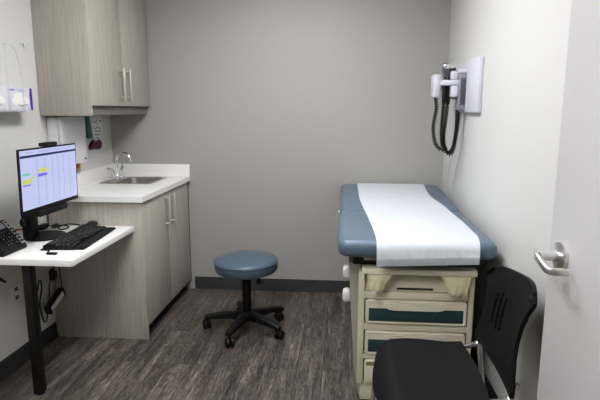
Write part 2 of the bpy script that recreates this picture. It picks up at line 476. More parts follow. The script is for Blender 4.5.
obj('print', b, 'ink', wb)
b = new()
prism(b, [(3.598, 1.20), (3.622, 1.222), (3.65, 1.245), (3.69, 1.242), (3.725, 1.252), (3.762, 1.238), (3.772, 1.212), (3.758, 1.188), (3.72, 1.178), (3.685, 1.19), (3.64, 1.188), (3.61, 1.182)], 'x', XL+.0005, -1.8475); obj('maroon_base', b, 'maroon', hc)

oc = thing('picture_card', (-1.857, 3.44, 1.045), 'small tan card with a brown print on the wall under the towel dispenser', 'card')
obj('card', box(new(), XL+.0005, XL+.003, 3.385, 3.475, 1.044, 1.112), 'tan', oc)
b = new(); ball(b, (XL+.003, 3.435, 1.082), .0015, .022, .020, 14, 8); obj('print', b, 'brown', oc)

# glove boxes in a wire rack
def glove_box(y0, label, band=True):
    y1 = y0 + .212; x0, x1, z0, z1 = -1.868, -1.785, 1.467, 1.592
    g = thing('glove_box', ((x0+x1)/2, (y0+y1)/2, z0), label, 'glove box', 'exam glove boxes in the wire rack')
    obj('carton', box(new(), x0, x1, y0, y1, z0, z1, .001), 'boxw', g)
    b = new()
    if band: prism(b, [(y1-.020, z0+.002), (y1-.001, z0+.002), (y1-.001, z1-.002), (y1-.020, z1-.002), (y1-.026, (z0+z1)/2)], 'x', x1, x1+.0012)
    if band: obj('purple_end_band', b, 'boxp', g)
    b = new()
    ball(b, (x1, y1-.115, z0+.056), .0015, .066, .032, 18, 8); ball(b, (x1, y1-.058, z0+.052), .0014, .034, .017, 14, 8); ball(b, (x1, y1-.12, z0+.072), .0018, .045, .026, 14, 8)
    obj('glove_picture', b, 'glove', g)
    b = new(); prism(b, [(y1-.15, z0+.038), (y1-.11, z0+.022), (y1-.06, z0+.028), (y1-.045, z0+.036), (y1-.07, z0+.035), (y1-.11, z0+.030)], 'x', x1, x1+.002)
    box(b, x1, x1+.001, y1-.045, y1-.033, z0+.006, z0+.010)
    obj('picture_shadow', b, 'gloveshade', g)
    b = new()
    cu = bpy.data.curves.new('t', 'FONT'); cu.body = 'Color'; cu.size = .022
    to = bpy.data.objects.new('t', cu); COL.objects.link(to)
    bpy.context.view_layer.update()
    me = to.to_mesh(); tb = bmesh.new(); tb.from_mesh(me); to.to_mesh_clear(); bpy.data.objects.remove(to); bpy.data.curves.remove(cu)
    for f in tb.faces:
        b.faces.new([b.verts.new((x1+.0012, y1-.135+v.co.x, z1-.022+v.co.y)) for v in f.verts])
    tb.free()
    obj('lettering', b, 'boxink', g); b = new()
    box(b, x1, x1+.0006, y1-.202, y1-.155, z1-.0185, z1-.0175)
    for k in range(6):
        yy = y1-.202+k*.0085
        box(b, x1, x1+.001, yy, yy+.0055, z1-.021+(.002 if k % 2 else 0), z1-.008-(.004 if k % 3 else 0))
    obj('lettering', b, 'boxink', g)
    return g
glove_box(2.622, 'white and purple exam glove box, the one nearer the wall cabinet in the wire rack')
glove_box(2.408, 'white exam glove box cut by the left edge of the photo in the wire rack', False)
rk = thing('glove_box_rack', (-1.82, 2.62, 1.46), 'thin wire rack on the left wall holding the exam glove boxes', 'rack')
b = new()
tube(b, [(XL+.003, 2.37, 1.83)] + [(-1.79, 2.37, 1.825)] + smooth([(-1.782, 2.40, 1.815), (-1.782, 2.60, 1.815), (-1.782, 2.685, 1.808), (-1.781, 2.715, 1.78), (-1.778, 2.73, 1.72), (-1.776, 2.742, 1.60), (-1.776, 2.745, 1.464)], 6) + [(XL+.004, 2.745, 1.460)], .0022, 6)
tube(b, [(-1.781, 2.622, 1.815), (-1.7755, 2.622, 1.462)], .002, 6)
tube(b, [(-1.776, 2.38, 1.462), (-1.776, 2.84, 1.462)], .0022, 6)
tube(b, [(-1.782, 2.66, 1.812), (XL+.003, 2.70, 1.83)], .002, 6)
obj('wire_frame', b, 'wire', rk)
obj('tray', box(new(), XL+.001, -1.779, 2.385, 2.845, 1.458, 1.463), 'wire', rk)
b = new(); box(b, XL+.0005, XL+.004, 2.895, 2.97, 1.842, 1.850); cyl(b, (XL, 2.925, 1.846), (XL+.012, 2.925, 1.846), .006); tube(b, [(XL+.010, 2.925, 1.846), (XL+.014, 2.925, 1.815)], .003, 8)
tag(obj('wall_hook', b, 'wire'), 'small metal wall hook between glove box rack and wall cabinet', 'hook')

# ------------------------------------------------------------------ desk
DT = .757
dk = thing('desk', (-1.58, 2.65, 0), 'white wall-mounted desk top on one black post leg', 'desk')
obj('top', box(new(), XL+.002, -1.300, 2.266, 3.006, DT-.034, DT, .003), 'quartz', dk)
b = new(); box(b, -1.602, -1.556, 2.325, 2.372, .006, DT-.04, .004); obj('leg', b, 'blackmetal', dk)
b = new(); box(b, -1.63, -1.53, 2.30, 2.395, DT-.042, DT-.0345, .002); obj('leg_plate', b, 'blackmetal', dk)
b = new(); cyl(b, (-1.579, 2.3485, 0), (-1.579, 2.3485, .008), .022, seg=18); obj('leveling_foot', b, 'black', dk)
b = new(); box(b, XL+.002, XL+.03, 2.31, 2.98, DT-.07, DT-.0345, .002); obj('wall_cleat', b, 'blackmetal', dk)

# ------------------------------------------------------------------ monitor
mx, my, mz, mw, mh, th = -1.569, 2.598, 1.117, .537, .327, .026
mo = thing('monitor', (-1.66, 2.66, DT), 'black flat-screen monitor showing a calendar, on the white desk', 'monitor')
RM = Matrix.Translation((mx, my, mz)) @ Matrix.Rotation(th, 4, 'Y')
def mon(bm, m, name, parent):
    bmesh.ops.transform(bm, matrix=RM, verts=bm.verts)
    return obj(name, bm, m, parent)
b = new(); box(b, -.010, 0, -mw/2, mw/2, -mh/2, mh/2, .003); mon(b, 'black', 'housing', mo)
b = new(); box(b, -.001, .0008, -mw/2+.010, mw/2-.010, -mh/2+.022, mh/2-.008); sc = mon(b, 'screen', 'screen', mo)
sw, sh = mw-.020, mh-.030
def scr(rects, m, name):
    b = new()
    for u0, u1, v0, v1 in rects:      # u from the left edge, v from the top edge, fractions
        box(b, .0008, .0014, -mw/2+.010+u0*sw, -mw/2+.010+u1*sw, mh/2-.008-v1*sh, mh/2-.008-v0*sh)
    return mon(b, m, name, sc)
scr([(.0, .53, .085, .125), (.53, 1, .085, .122)], 'scrnavy', 'calendar_header')
rects = []
for u in (.265, .40, .53, .635, .74, .86):
    rects += [(u, u+.0025, .16, .95)]
    rects += [(u-.006, u+.008, v, v+.012) for v in [.17+.075*k + (.02 if (k*7+int(u*100)) % 3 else 0) for k in range(10)] if random.random() < .7]
scr(rects, 'scrdot', 'calendar_lines')
scr([(.10, .22, .04, .048), (.30, .5, .03, .038), (.3, .9, .052, .057), (.55, .8, .03, .036)], 'scrdot', 'menu_text')
scr([(.02, .165, .475, .565), (.165, .23, .46, .49), (.28, .42, .335, .41), (.42, .47, .36, .385)], 'scryel', 'yellow_appointments')
scr([(.02, .145, .385, .42)], 'scrgrn', 'green_appointment')
scr([(.02, .15, .572, .592)], 'scrpur', 'purple_appointment'); scr([(.275, .425, .425, .475)], 'scrpur', 'purple_appointment')
b = new(); box(b, -.028, .002, -.055, .075, mh/2+.0005, mh/2+.020, .004); mon(b, 'black', 'webcam', mo)
b = new(); box(b, -.028, .010, -.13, .13, -mh/2-.032, -mh/2-.0005, .006); sb = mon(b, 'blackmat', 'soundbar', mo)
b = new(); box(b, -.075, -.031, -.06, .06, -.13, -.01, .006); mon(b, 'black', 'rear_mount', mo)
b = new(); pillow(b, -.17, .17, -.11, .11, 0, .03, .03, .012); bmesh.ops.transform(b, matrix=Matrix.Rotation(-PI/2, 4, 'Y') @ Matrix.Rotation(PI/2, 4, 'Z'), verts=b.verts); bmesh.ops.translate(b, verts=b.verts, vec=(-.009, 0, 0)); mon(b, 'blackmat', 'rear_housing', mo)
b = new(); box(b, -1.755, -1.700, 2.585, 2.655, DT+.012, 1.08, .006); obj('stand_column', b, 'black', mo)
b = new(); box(b, -1.700, -1.640, 2.585, 2.650, .98, 1.075, .006); obj('tilt_arm', b, 'black', mo)
b = new(); ball(b, (-1.735, 2.572, .865), .020, .016, .026); obj('tilt_knob', b, 'black', mo)
b = new(); lathe(b, [(.100, DT), (.110, DT+.002), (.110, DT+.010), (.104, DT+.014), (.02, DT+.016)], (-1.692, 2.695, 0), 40); obj('base', b, 'blackmat', mo)

# ------------------------------------------------------------------ keyboard and mouse
ka = math.radians(5.5)
KM = Matrix.Translation((-1.452, 2.672, DT)) @ Matrix.Rotation(ka, 4, 'Z')
kb = thing('keyboard', (-1.452, 2.672, DT), 'black computer keyboard with palm rest at the desk front edge', 'keyboard')
def kbo(bm, m, name, parent=kb, **k):
    bmesh.ops.transform(bm, matrix=KM, verts=bm.verts); return obj(name, bm, m, parent, **k)
# local: y along its length, x from back (-) to the front (+)
b = new(); prism(b, [(-.115, .001), (.048, .001), (.048, .014), (-.100, .028), (-.115, .024)], 'y', -.238, .238); bmesh.ops.bevel(b, geom=list(b.edges), offset=.003, segments=2, affect='EDGES'); kbo(b, 'black', 'body')
b = new(); prism(b, [(.049, .001), (.094, .001), (.100, .006), (.090, .013), (.049, .014)], 'y', -.236, .236); bmesh.ops.bevel(b, geom=list(b.edges), offset=.002, segments=2, affect='EDGES'); kbo(b, 'blackmat', 'palm_rest')
b = new()
for r in range(6):
    x0 = -.098 + r*.0235
    n = 21
    for c in range(n):
        y0 = -.230 + c*.0219
        if (r == 1 and c > 18) or (r == 5 and 4 < c < 8): continue
        zt = .028 - (x0+.1)*.095 + .006
        box(b, x0, x0+.019, y0, y0+.0185, zt-.008, zt, .002, 1)
    box(b, -.098+5*.0235, -.098+5*.0235+.019, -.12, -.03, .0135, .0225, .002, 1)
kbo(b, keymat, 'keycaps')

ms = new()
pillow(ms, -.030, .030, -.052, .052, 0, .034, .028, .015)
bmesh.ops.transform(ms, matrix=Matrix.Translation((-1.545, 2.948, DT+.0005)) @ Matrix.Rotation(.25, 4, 'Z'), verts=ms.verts)
tag(obj('computer_mouse', ms, 'black', None, 50), 'black computer mouse behind the far end of the keyboard', 'mouse')

# ------------------------------------------------------------------ desk phone
px0, px1, py0, py1 = -1.768, -1.662, 2.285, 2.475
ph = thing('desk_phone', (-1.72, 2.38, DT), 'black desk phone with sloping keypad and silver button strip', 'phone')
b = new(); prism(b, [(px0-.02, DT), (px1, DT), (px1+.006, DT+.010), (px1, DT+.024), (px0, DT+.148), (px0-.02, DT+.143)], 'y', py0, py1)
bmesh.ops.bevel(b, geom=list(b.edges), offset=.004, segments=2, affect='EDGES'); obj('body', b, 'black', ph)
pv = Vector((px1-px0, 0, -.124)); pn = Vector((.124, 0, px1-px0)).normalized(); po = Vector((px0, 0, DT+.148))
def phone_box(bm, s0, s1, y0, y1, hgt):
    """box on the sloping face: s along the slope 0..1"""
    ring = lambda k: [tuple(po + pv*s + Vector((0, y, 0)) + pn*k) for s, y in ((s0, y0), (s1, y0), (s1, y1), (s0, y1))]
    return loft(bm, [ring(-.001), ring(hgt)])
obj('button_strip', phone_box(new(), .04, .96, py1-.030, py1-.008, .003), 'silver', ph)
b = new()
for k in range(7): phone_box(b, .09+k*.125, .09+k*.125+.05, py1-.027, py1-.012, .0045)
obj('line_buttons', b, 'black', ph)
b = new()
for r in range(5):
    for c in range(6): phone_box(b, .36+r*.115, .36+r*.115+.075, py1-.130+c*.022, py1-.130+c*.022+.015, .004)
obj('keypad', b, 'key', ph)
b = new()
for r in range(5):
    for c in range(6):
        if (r+c) % 3: phone_box(b, .38+r*.115, .38+r*.115+.03, py1-.127+c*.022, py1-.127+c*.022+.007, .0047)
obj('key_marks', b, 'keymark', ph)
obj('display', phone_box(new(), .07, .28, py1-.13, py1-.042, .002), 'grayp', ph)
def cable(name, pts, r, m, label, cat='cable', k=7, extra=None):
    b = new(); tube(b, smooth(pts, k), r, 8)
    if extra: extra(b)
    return tag(obj(name, b, m), label, cat)
b = new(); tube(b, smooth([(-1.772, 2.30, DT+.03), (-1.80, 2.288, DT+.05), (-1.80, 2.262, DT+.02), (-1.785, 2.255, DT-.03), (-1.76, 2.33, .66), (-1.765, 2.40, .60), (-1.785, 2.45, .57), (-1.82, 2.44, .60), (-1.835, 2.43, .66)], 7), .006, 8); obj('cord', b, 'black', ph)
cable('red_cable', [(-1.866, 2.60, DT+.02), (-1.85, 2.65, DT+.042), (-1.835, 2.70, DT+.040), (-1.825, 2.76, DT+.016), (-1.845, 2.79, DT+.004)], .005, 'red', 'red cable on the desk behind the monitor stand')
def lump(b):
    ball(b, (-1.805, 2.86, DT+.020), .026, .05, .019, 14, 8)
    ball(b, (-1.765, 2.92, DT+.013), .018, .035, .012, 14, 8)
cable('cable_bundle', [(-1.84, 2.78, DT+.01), (-1.80, 2.85, DT+.022), (-1.76, 2.93, DT+.012), (-1.72, 2.96, DT+.006), (-1.68, 2.92, DT+.004), (-1.69, 2.86, DT+.004), (-1.73, 2.90, DT+.012), (-1.70, 2.97, DT+.014), (-1.64, 2.985, DT+.004)], .004, 'black', 'black bundled cable lying at the back of the desk', extra=lump)
def plug(b):
    box(b, -1.478, -1.425, 2.344, 2.362, DT+.001, DT+.011, .003)
cable('keyboard_cable', [(-1.535, 2.445, DT+.006), (-1.55, 2.42, DT+.005), (-1.52, 2.41, DT+.006), (-1.49, 2.40, DT+.012), (-1.482, 2.37, DT+.010), (-1.47, 2.353, DT+.006)], .0035, 'black', 'short black cable with clip beside the keyboard near end', extra=plug)

# under the desk
wo = thing('wall_outlet', (XL+.004, 2.645, .375), 'white double wall outlet behind the desk leg', 'outlet')
obj('cover_plate', box(new(), XL+.0005, XL+.006, 2.595, 2.695, .372, .485, .002), 'white', wo)
for z in (.458, .408):
    b = new(); box(b, XL+.006, XL+.0075, 2.652-.020, 2.652+.010, z-.011, z+.011, .0007); obj('socket', b, 'dgray', wo)
ps = thing('power_adapter', (-1.80, 2.92, .235), 'black power adapter with white label hanging below the desk', 'adapter')
PM = Matrix.Translation((-1.805, 2.915, .285)) @ Matrix.Rotation(math.radians(-48), 4, 'X')
b = new(); box(b, -.020, .020, -.095, .095, -.028, .028, .006); bmesh.ops.transform(b, matrix=Matrix.Translation((-1.805, 2.915, .285)) @ Matrix.Rotation(math.radians(22), 4, 'X'), verts=b.verts); obj('case', b, 'black', ps)
b = new(); box(b, .0202, .0215, -.08, .07, -.018, .020); bmesh.ops.transform(b, matrix=Matrix.Translation((-1.805, 2.915, .285)) @ Matrix.Rotation(math.radians(22), 4, 'X'), verts=b.verts); obj('label_sticker', b, 'tagw', ps)
b = new(); tube(b, smooth([(-1.805, 3.0, .325), (-1.80, 2.99, .42), (-1.80, 2.97, .56), (-1.81, 2.95, DT-.04)], 6), .003, 6); obj('upper_lead', b, 'black', ps)
b = new(); tube(b, smooth([(-1.805, 2.828, .248), (-1.80, 2.80, .20), (-1.80, 2.77, .22), (-1.81, 2.765, .32), (-1.80, 2.785, .42), (-1.82, 2.80, .46), (-1.83, 2.785, .40), (-1.83, 2.77, .34)], 6), .0045, 8); obj('lower_lead', b, 'black', ps)
b = new(); tube(b, smooth([(-1.81, 2.94, DT-.036), (-1.80, 2.95, .62), (-1.805, 2.93, .50), (-1.805, 2.90, .44), (-1.80, 2.86, .40), (-1.80, 2.85, .33), (-1.81, 2.83, .27)], 7), .004, 8); lead = obj('plug_lead', b, 'black', ps)
b = new(); box(b, -1.82, -1.79, 2.895, 2.945, .425, .475, .006); ball(b, (-1.805, 2.905, .47), .016, .02, .03, 12, 8); obj('inline_plug', b, 'black', lead)
def clip(b):
    box(b, XL+.001, XL+.02, 2.75, 2.775, .452, .475, .003)
cable('wall_cable', [(-1.845, 2.72, .468), (-1.835, 2.755, .462), (-1.83, 2.775, .47), (-1.84, 2.79, .48)], .006, 'blackmat', 'short black cable stub clipped to the wall behind desk leg', extra=clip)

# ------------------------------------------------------------------ stool
sx, sy = -.642, 3.23
st = thing('stool', (sx, sy, 0), 'round blue vinyl stool on black five-star caster base', 'stool')
b = new()
prof = [(.05, .420), (.190, .418), (.203, .424), (.210, .438), (.210, .478), (.205, .493), (.195, .501), (.16, .505), (.05, .506)]
lathe(b, prof, (sx, sy, 0), 48); seat = obj('seat', b, 'stoolv', st)
b = new(); tube(b, [(sx+.2105*math.cos(2*PI*k/48), sy+.2105*math.sin(2*PI*k/48), .484) for k in range(49)], .0035, 6); obj('piping', b, 'stoolv', seat)
b = new(); lathe(b, [(.09, .412), (.09, .4195), (.03, .4195)], (sx, sy, 0), 24); obj('seat_plate', b, 'black', st)
b = new(); cyl(b, (sx, sy, .30), (sx, sy, .412), .014, seg=18); obj('gas_piston', b, 'chrome', st)
b = new(); lathe(b, [(.025, .09), (.030, .10), (.030, .345), (.024, .352)], (sx, sy, 0), 24); obj('column', b, 'black', st)
b = new(); tube(b, smooth([(sx+.02, sy-.01, .405), (sx+.07, sy-.03, .395), (sx+.085, sy-.035, .37)], 5), .006, 8); ball(b, (sx+.088, sy-.036, .355), .016, .010, .024, 12, 8); obj('height_lever', b, 'black', st)
b = new(); lathe(b, [(.028, .075), (.052, .082), (.054, .115), (.036, .135)], (sx, sy, 0), 28); obj('hub', b, 'black', st)
for k in range(5):
    a = math.radians(-104 + 72*k); dx, dy = math.cos(a), math.sin(a)
    b = new()
    rings = []
    for tt, wd, z0, z1 in ((.03, .030, .078, .132), (.10, .029, .083, .128), (.19, .025, .082, .117), (.262, .021, .076, .104), (.288, .018, .074, .096)):
        cxx, cyy = sx+dx*tt, sy+dy*tt
        rings.append([(cxx - dy*u, cyy + dx*u, z) for u, z in ((-wd, z0), (wd, z0), (wd, z1-.008), (wd*.6, z1), (-wd*.6, z1), (-wd, z1-.008))])
    loft(b, rings); leg = obj('leg', b, 'black', st)
    cxx, cyy = sx+dx*.272, sy+dy*.272
    ra = a + .7 + k*1.1
    b = new()
    ux, uy = math.cos(ra), math.sin(ra)
    for s in (-1, 1):
        p = Vector((cxx + ux*.014, cyy + uy*.014, .0312)); q = Vector((-uy, ux, 0))
        tube(b, [p+q*s*.005, p+q*s*.008, p+q*s*.022, p+q*s*.026], [.026, .031, .031, .026], 20)
    cyl(b, (cxx, cyy, .03), (cxx, cyy, .080), .008)
    box(b, cxx-.012, cxx+.012, cyy-.012, cyy+.012, .04, .062, .005)
    obj('caster', b, 'black', leg)

# ------------------------------------------------------------------ exam table
et = thing('exam_table', (.36, 3.1, 0), 'cream examination table with blue vinyl top along the right wall', 'examination table')
def hinge(x, y, z):
    if y > 3.1: z += (y-3.1)*.055
    return (x, y, z)
b = new(); pillow(b, -.026, .716, 2.328, 3.118, .782, .866, .06, .034); cu = obj('seat_cushion', b, 'vinyl', et, 60)
def tilt(x, y, z): return (x, y, z + max(0, (y-3.10))*.052)
b = new(); pillow(b, -.026, .716, 3.096, 3.948, .782, .866, .07, .034, tilt); obj('backrest_cushion', b, 'vinyl', et, 60)
obj('under_deck', box(new(), .05, .66, 2.44, 3.86, .722, .781), 'dark', et)
obj('deck_tray', box(new(), .10, .625, 2.405, 2.435, .752, .766, .002), 'creamgrey', et)
# body with tapering sides
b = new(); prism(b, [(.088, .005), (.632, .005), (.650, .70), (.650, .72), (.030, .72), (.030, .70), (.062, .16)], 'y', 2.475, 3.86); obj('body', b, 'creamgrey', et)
# front face frame
b = new()
box(b, .078, .108, 2.415, 2.474, .10, .692, .003); box(b, .608, .634, 2.415, 2.474, .10, .692, .003)
for z0, z1 in ((.554, .590), (.390, .424), (.236, .260)): box(b, .107, .609, 2.417, 2.474, z0, z1, .002)
box(b, .095, .625, 2.430, 2.474, .004, .10, .002)
obj('face_frame', b, 'cream', et)
obj('drawer_cavity', box(new(), .108, .608, 2.462, 2.4745, .10, .56), 'dark', et)
obj('front_ledge', box(new(), .094, .634, 2.375, 2.50, .692, .721, .004), 'creamlt', et)
b = new(); prism(b, [(2.428, .594), (2.474, .594), (2.474, .692), (2.466, .692), (2.432, .640)], 'x', .108, .608); rp = obj('recess_panel', b, 'cream', et)
obj('slot', box(new(), .265, .440, 2.4255, 2.430, .602, .611), 'dark', rp)
def drawer(z0, z1):
    def ring(ins, y, r): return [(x, y, z) for x, z in rrect(.358, (z0+z1)/2, .488-2*ins, z1-z0-2*ins, r, 5)]
    b = new(); loft(b, [ring(0, 2.46, .014), ring(0, 2.412, .014), ring(.004, 2.407, .012), ring(.008, 2.407, .010), ring(.009, 2.411, .010)]); d = obj('drawer', b, 'creamlt', et)
    b = new(); box(b, .130, .586, 2.4075, 2.413, z0+.014, z1-.042, .003); obj('green_inset', b, 'green', d)
    b = new()
    pts = [(.205, z1-.030), (.225, z1-.042), (.25, z1-.046), (.46, z1-.046), (.485, z1-.042), (.505, z1-.030), (.505, z1-.012), (.205, z1-.012)]
    f = lambda y, s: [(.355+(x-.355)*s, y, z) for x, z in pts]
    loft(b, [f(2.412, 1), f(2.400, 1), f(2.396, .985)]); obj('pull', b, 'creamlt', d)
drawer(.428, .550); drawer(.264, .386)
def ring(ins, y): return [(x, y, z) for x, z in rrect(.358, .168, .488-2*ins, .13-2*ins, .014, 5)]
b = new(); loft(b, [ring(0, 2.46), ring(0, 2.412), ring(.006, 2.408)]); lp = obj('lower_panel', b, 'creamlt', et)
obj('finger_recess', box(new(), .122, .594, 2.4065, 2.409, .204, .225, .001), 'olive', lp)
# side paddles
for z in (.632, .502):
    b = new()
    rings = []
    for xx, s in ((.060, .3), (.050, .35), (.044, .8), (.034, 1), (.016, 1), (.004, .85), (-.001, .5)):
        rings.append([(xx, y, zz) for y, zz in rrect(2.60, z, .058*s, .074*s, .022*s, 5)])
    loft(b, rings); obj('side_knob', b, 'white', et)
b = new(); cyl(b, (-.024, 3.35, .80), (-.038, 3.35, .80), .009, .007, 12); obj('side_peg', b, 'white', et)

# stirrup covers hanging in the recess
def mitt(rows, label):
    """rows: (z, left x, right x, half depth)"""
    b = new(); rings = []; n = 32
    zs = [r[0] for r in rows]
    for i in range(19):
        z = zs[0] + (zs[-1]-zs[0])*i/18
        for a, c in zip(rows, rows[1:]):
            if a[0] >= z - 1e-9 >= c[0] - 1e-6:
                k = (a[0]-z)/(a[0]-c[0]); l, r_, dp_ = [a[q]+(c[q]-a[q])*k for q in (1, 2, 3)]; break
        cx_, w_ = (l+r_)/2, (r_-l)/2
        ring = []
        for k in range(n):
            an = 2*PI*k/n; x = cx_ + w_*math.cos(an)
            fold = .006*math.sin(x*95 + z*40) + .004*math.sin(x*210 - z*60)
            ring.append((x, 2.392 + dp_*math.sin(an) + (fold if math.sin(an) < 0 else 0)*min(1, dp_/.02), z + .002*math.sin(k*1.7)))
        rings.append(ring)
    loft(b, rings)
    return tag(obj('stirrup_cover', b, 'mitt', None, 80), label, 'cloth cover', 'pale yellow cloth covers under the table ledge')
mitt([(.690, .114, .240, .024), (.672, .117, .238, .026), (.645, .124, .210, .026), (.615, .134, .198, .024), (.600, .142, .186, .012), (.596, .150, .176, .004)], 'pale yellow cloth stirrup cover with small tag, left side under the exam table ledge')
mitt([(.690, .462, .612, .024), (.645, .490, .606, .028), (.605, .506, .596, .026), (.588, .520, .582, .014), (.578, .535, .565, .004)], 'larger pale yellow cloth stirrup cover, right side under the exam table ledge')
tag(obj('cloth_tag', box(new(), .136, .160, 2.362, 2.366, .596, .614), 'tagw'), 'tiny white tag hanging at the left cloth cover', 'tag')

# exam table paper
V = [(3.946, .885), (3.942, .905), (3.925, .914), (3.80, .9065), (3.60, .8960), (3.40, .8855), (3.25, .8775), (3.12, .8700), (3.0, .8695), (2.85, .8695), (2.70, .8695), (2.55, .8695), (2.43, .8695), (2.375, .8690), (2.345, .8640), (2.328, .850), (2.321, .83), (2.317, .81), (2.314, .787), (2.3135, .784), (2.318, .765), (2.322, .748)]
def interp(tab, y):
    for (a, u), (c, v) in zip(tab, tab[1:]):
        if a >= y >= c: return u + (v-u)*(a-y)/(a-c)
    return tab[0][1] if y > tab[0][0] else tab[-1][1]
LX = [(3.95, .098), (3.4, .102), (2.9, .136), (2.52, .152), (2.3, .155)]
RX = [(3.95, .602), (3.65, .586), (3.46, .588), (3.19, .632), (2.8, .647), (2.47, .645), (2.3, .620)]
b = new(); grid = []
NU = 60
random.seed(3)
dense = []
for (a, z0), (c, z1) in zip(V, V[1:]):
    k = max(1, int(math.hypot(a-c, z0-z1)/.014))
    dense += [(a+(c-a)*i/k, z0+(z1-z0)*i/k) for i in range(k)]
dense.append(V[-1])
from mathutils import noise as mnoise
for y, z in dense:
    row = []
    for i in range(NU+1):
        u = i/NU; x = interp(LX, y)*(1-u) + interp(RX, y)*u
        if z < .80 and y < 2.33: zz = z + .022*u
        else: zz = z
        wv = mnoise.noise(Vector((x*16, y*12, zz*14)))
        fr = max(0, min(1, (2.75-y)/.3))
        if y > 2.36: zz += .0025*fr*abs(mnoise.noise(Vector((x*38+5, y*46, 1)))) + .0022*max(0, wv) + .0012*max(0, mnoise.noise(Vector((x*40, y*9, 2))))
        yy = y - (.004*max(0, wv) + .004*abs(mnoise.noise(Vector((x*34, zz*40, 7)))) if y < 2.34 else 0)
        row.append(b.verts.new((x, yy, zz)))
    grid.append(row)
for r0, r1 in zip(grid, grid[1:]):
    for i in range(NU): b.faces.new((r0[i], r0[i+1], r1[i+1], r1[i]))
po_ = obj('table_paper', b, 'paper', None, 50)
tag(po_, 'white crinkled exam paper strip draped over the blue table top', 'paper')

# ------------------------------------------------------------------ visitor chair
ch = thing('visitor_chair', (.36, 1.93, 0), 'black plastic chair with chrome legs in front of the exam table', 'chair')
yc = 1.932
def shell(bm, P, nu, nv, thick, hole=None):
    """P(u,v)->(point, normal-ish) grid, given thickness"""
    G = [[P(i/nu, j/nv) for i in range(nu+1)] for j in range(nv+1)]
    def nrm(i, j):
        a = Vector(G[j][min(i+1, nu)]) - Vector(G[j][max(i-1, 0)]); c = Vector(G[min(j+1, nv)][i]) - Vector(G[max(j-1, 0)][i])
        return a.cross(c).normalized()
    A = [[bm.verts.new(G[j][i]) for i in range(nu+1)] for j in range(nv+1)]
    B = [[bm.verts.new(Vector(G[j][i]) - nrm(i, j)*thick) for i in range(nu+1)] for j in range(nv+1)]
    keep = lambda i, j: 0 <= i < nu and 0 <= j < nv and not (hole and hole((i+.5)/nu, (j+.5)/nv))
    for j in range(nv):
        for i in range(nu):
            if not keep(i, j): continue
            bm.faces.new((A[j][i], A[j][i+1], A[j+1][i+1], A[j+1][i])); bm.faces.new((B[j][i], B[j+1][i], B[j+1][i+1], B[j][i+1]))
            for (di, dj, p, q) in ((-1, 0, (i, j), (i, j+1)), (1, 0, (i+1, j+1), (i+1, j)), (0, -1, (i+1, j), (i, j)), (0, 1, (i, j+1), (i+1, j+1))):
                if not keep(i+di, j+dj):
                    bm.faces.new((A[p[1]][p[0]], A[q[1]][q[0]], B[q[1]][q[0]], B[p[1]][p[0]]))
    return bm
def sq(u, v, e=.5):
    """unit square to a rounded square in -1..1"""
    a, c = 2*u-1, 2*v-1
    return a*math.sqrt(1-e*c*c/2), c*math.sqrt(1-e*a*a/2)
def seat_pt(u, v):
    a, c = sq(u, v, .60 - .34*u)          # a: front(-) to rear(+) in x, c: near(-) to far(+) in y
    hw = .258 + .012*(-a)
    x = .332 + a*.205; y = yc + c*hw
    z = .452 - .014*(1-abs(c)**2.2)*(1-abs(a)**2) + .006*abs(c)**3
    if a < -.55: z -= .085*((-.55-a))**2 / .2
    if a > .6: z += .03*(a-.6)
    return (x, y, z)
b = new(); shell(b, seat_pt, 36, 36, .014); obj('seat', b, 'chair', ch, 60)
HW = [(0, .243), (.06, .246), (.2, .226), (.34, .207), (.48, .203), (.62, .210), (.76, .230), (.87, .252), (.93, .260), (.97, .258), (1.0, .246)]
def back_hw(t):
    for (a, u), (c, v) in zip(HW, HW[1:]):
        if a <= t <= c:
            s = (t-a)/(c-a); return u + (v-u)*(s*s*(3-2*s)*.5 + s*.5)
    return HW[-1][1]
def back_pt(u, v):
    s = 2*u-1; t = v
    z = .482 + .378*t - .034*s*t*t
    x = .596 + .05*t + .018*t*t - .030*abs(s)**2.2*(.4+.6*t)
    z -= .050*abs(s)**6*t**6
    return (x, yc + s*back_hw(t), z)
def slots(u, v):
    s = 2*u-1
    for c, v0, v1 in ((.12, .34, .70), (.32, .32, .74), (.52, .34, .70)):
        if abs(s - c - .05*math.sin((v-v0)/(v1-v0)*PI)) < .045 and v0 < v < v1: return True
    return False
b = new(); shell(b, back_pt, 72, 60, -.014, slots); obj('backrest', b, 'chair', ch, 60)
R_ = .0105
for s in (-1, 1):
    y = yc + s*.222
    b = new(); tube(b, smooth([(.612, y, .525), (.604, y, .49), (.602, y, .44), (.630, y+s*.006, .24), (.665, y+s*.014, .006)], 6), R_, 12); obj('rear_leg', b, 'chrome', ch)
    b = new(); tube(b, smooth([(.215, y-s*.01, .425), (.172, y-s*.004, .385), (.155, y, .27), (.125, y+s*.008, .006)], 6), R_, 12); obj('front_leg', b, 'chrome', ch)
    b = new(); tube(b, smooth([(.20, y-s*.01, .425), (.35, y-s*.01, .428), (.50, y-s*.006, .444), (.592, y, .462)], 5), R_*.95, 12); ball(b, (.592, y, .462), .015, .015, .015, 12, 8); obj('side_rail', b, 'chrome', ch)
b = new(); tube(b, [(.30, yc-.21, .425), (.30, yc+.21, .425)], R_*.9, 10); tube(b, [(.48, yc-.21, .432), (.48, yc+.21, .432)], R_*.9, 10); obj('crossbars', b, 'chrome', ch)

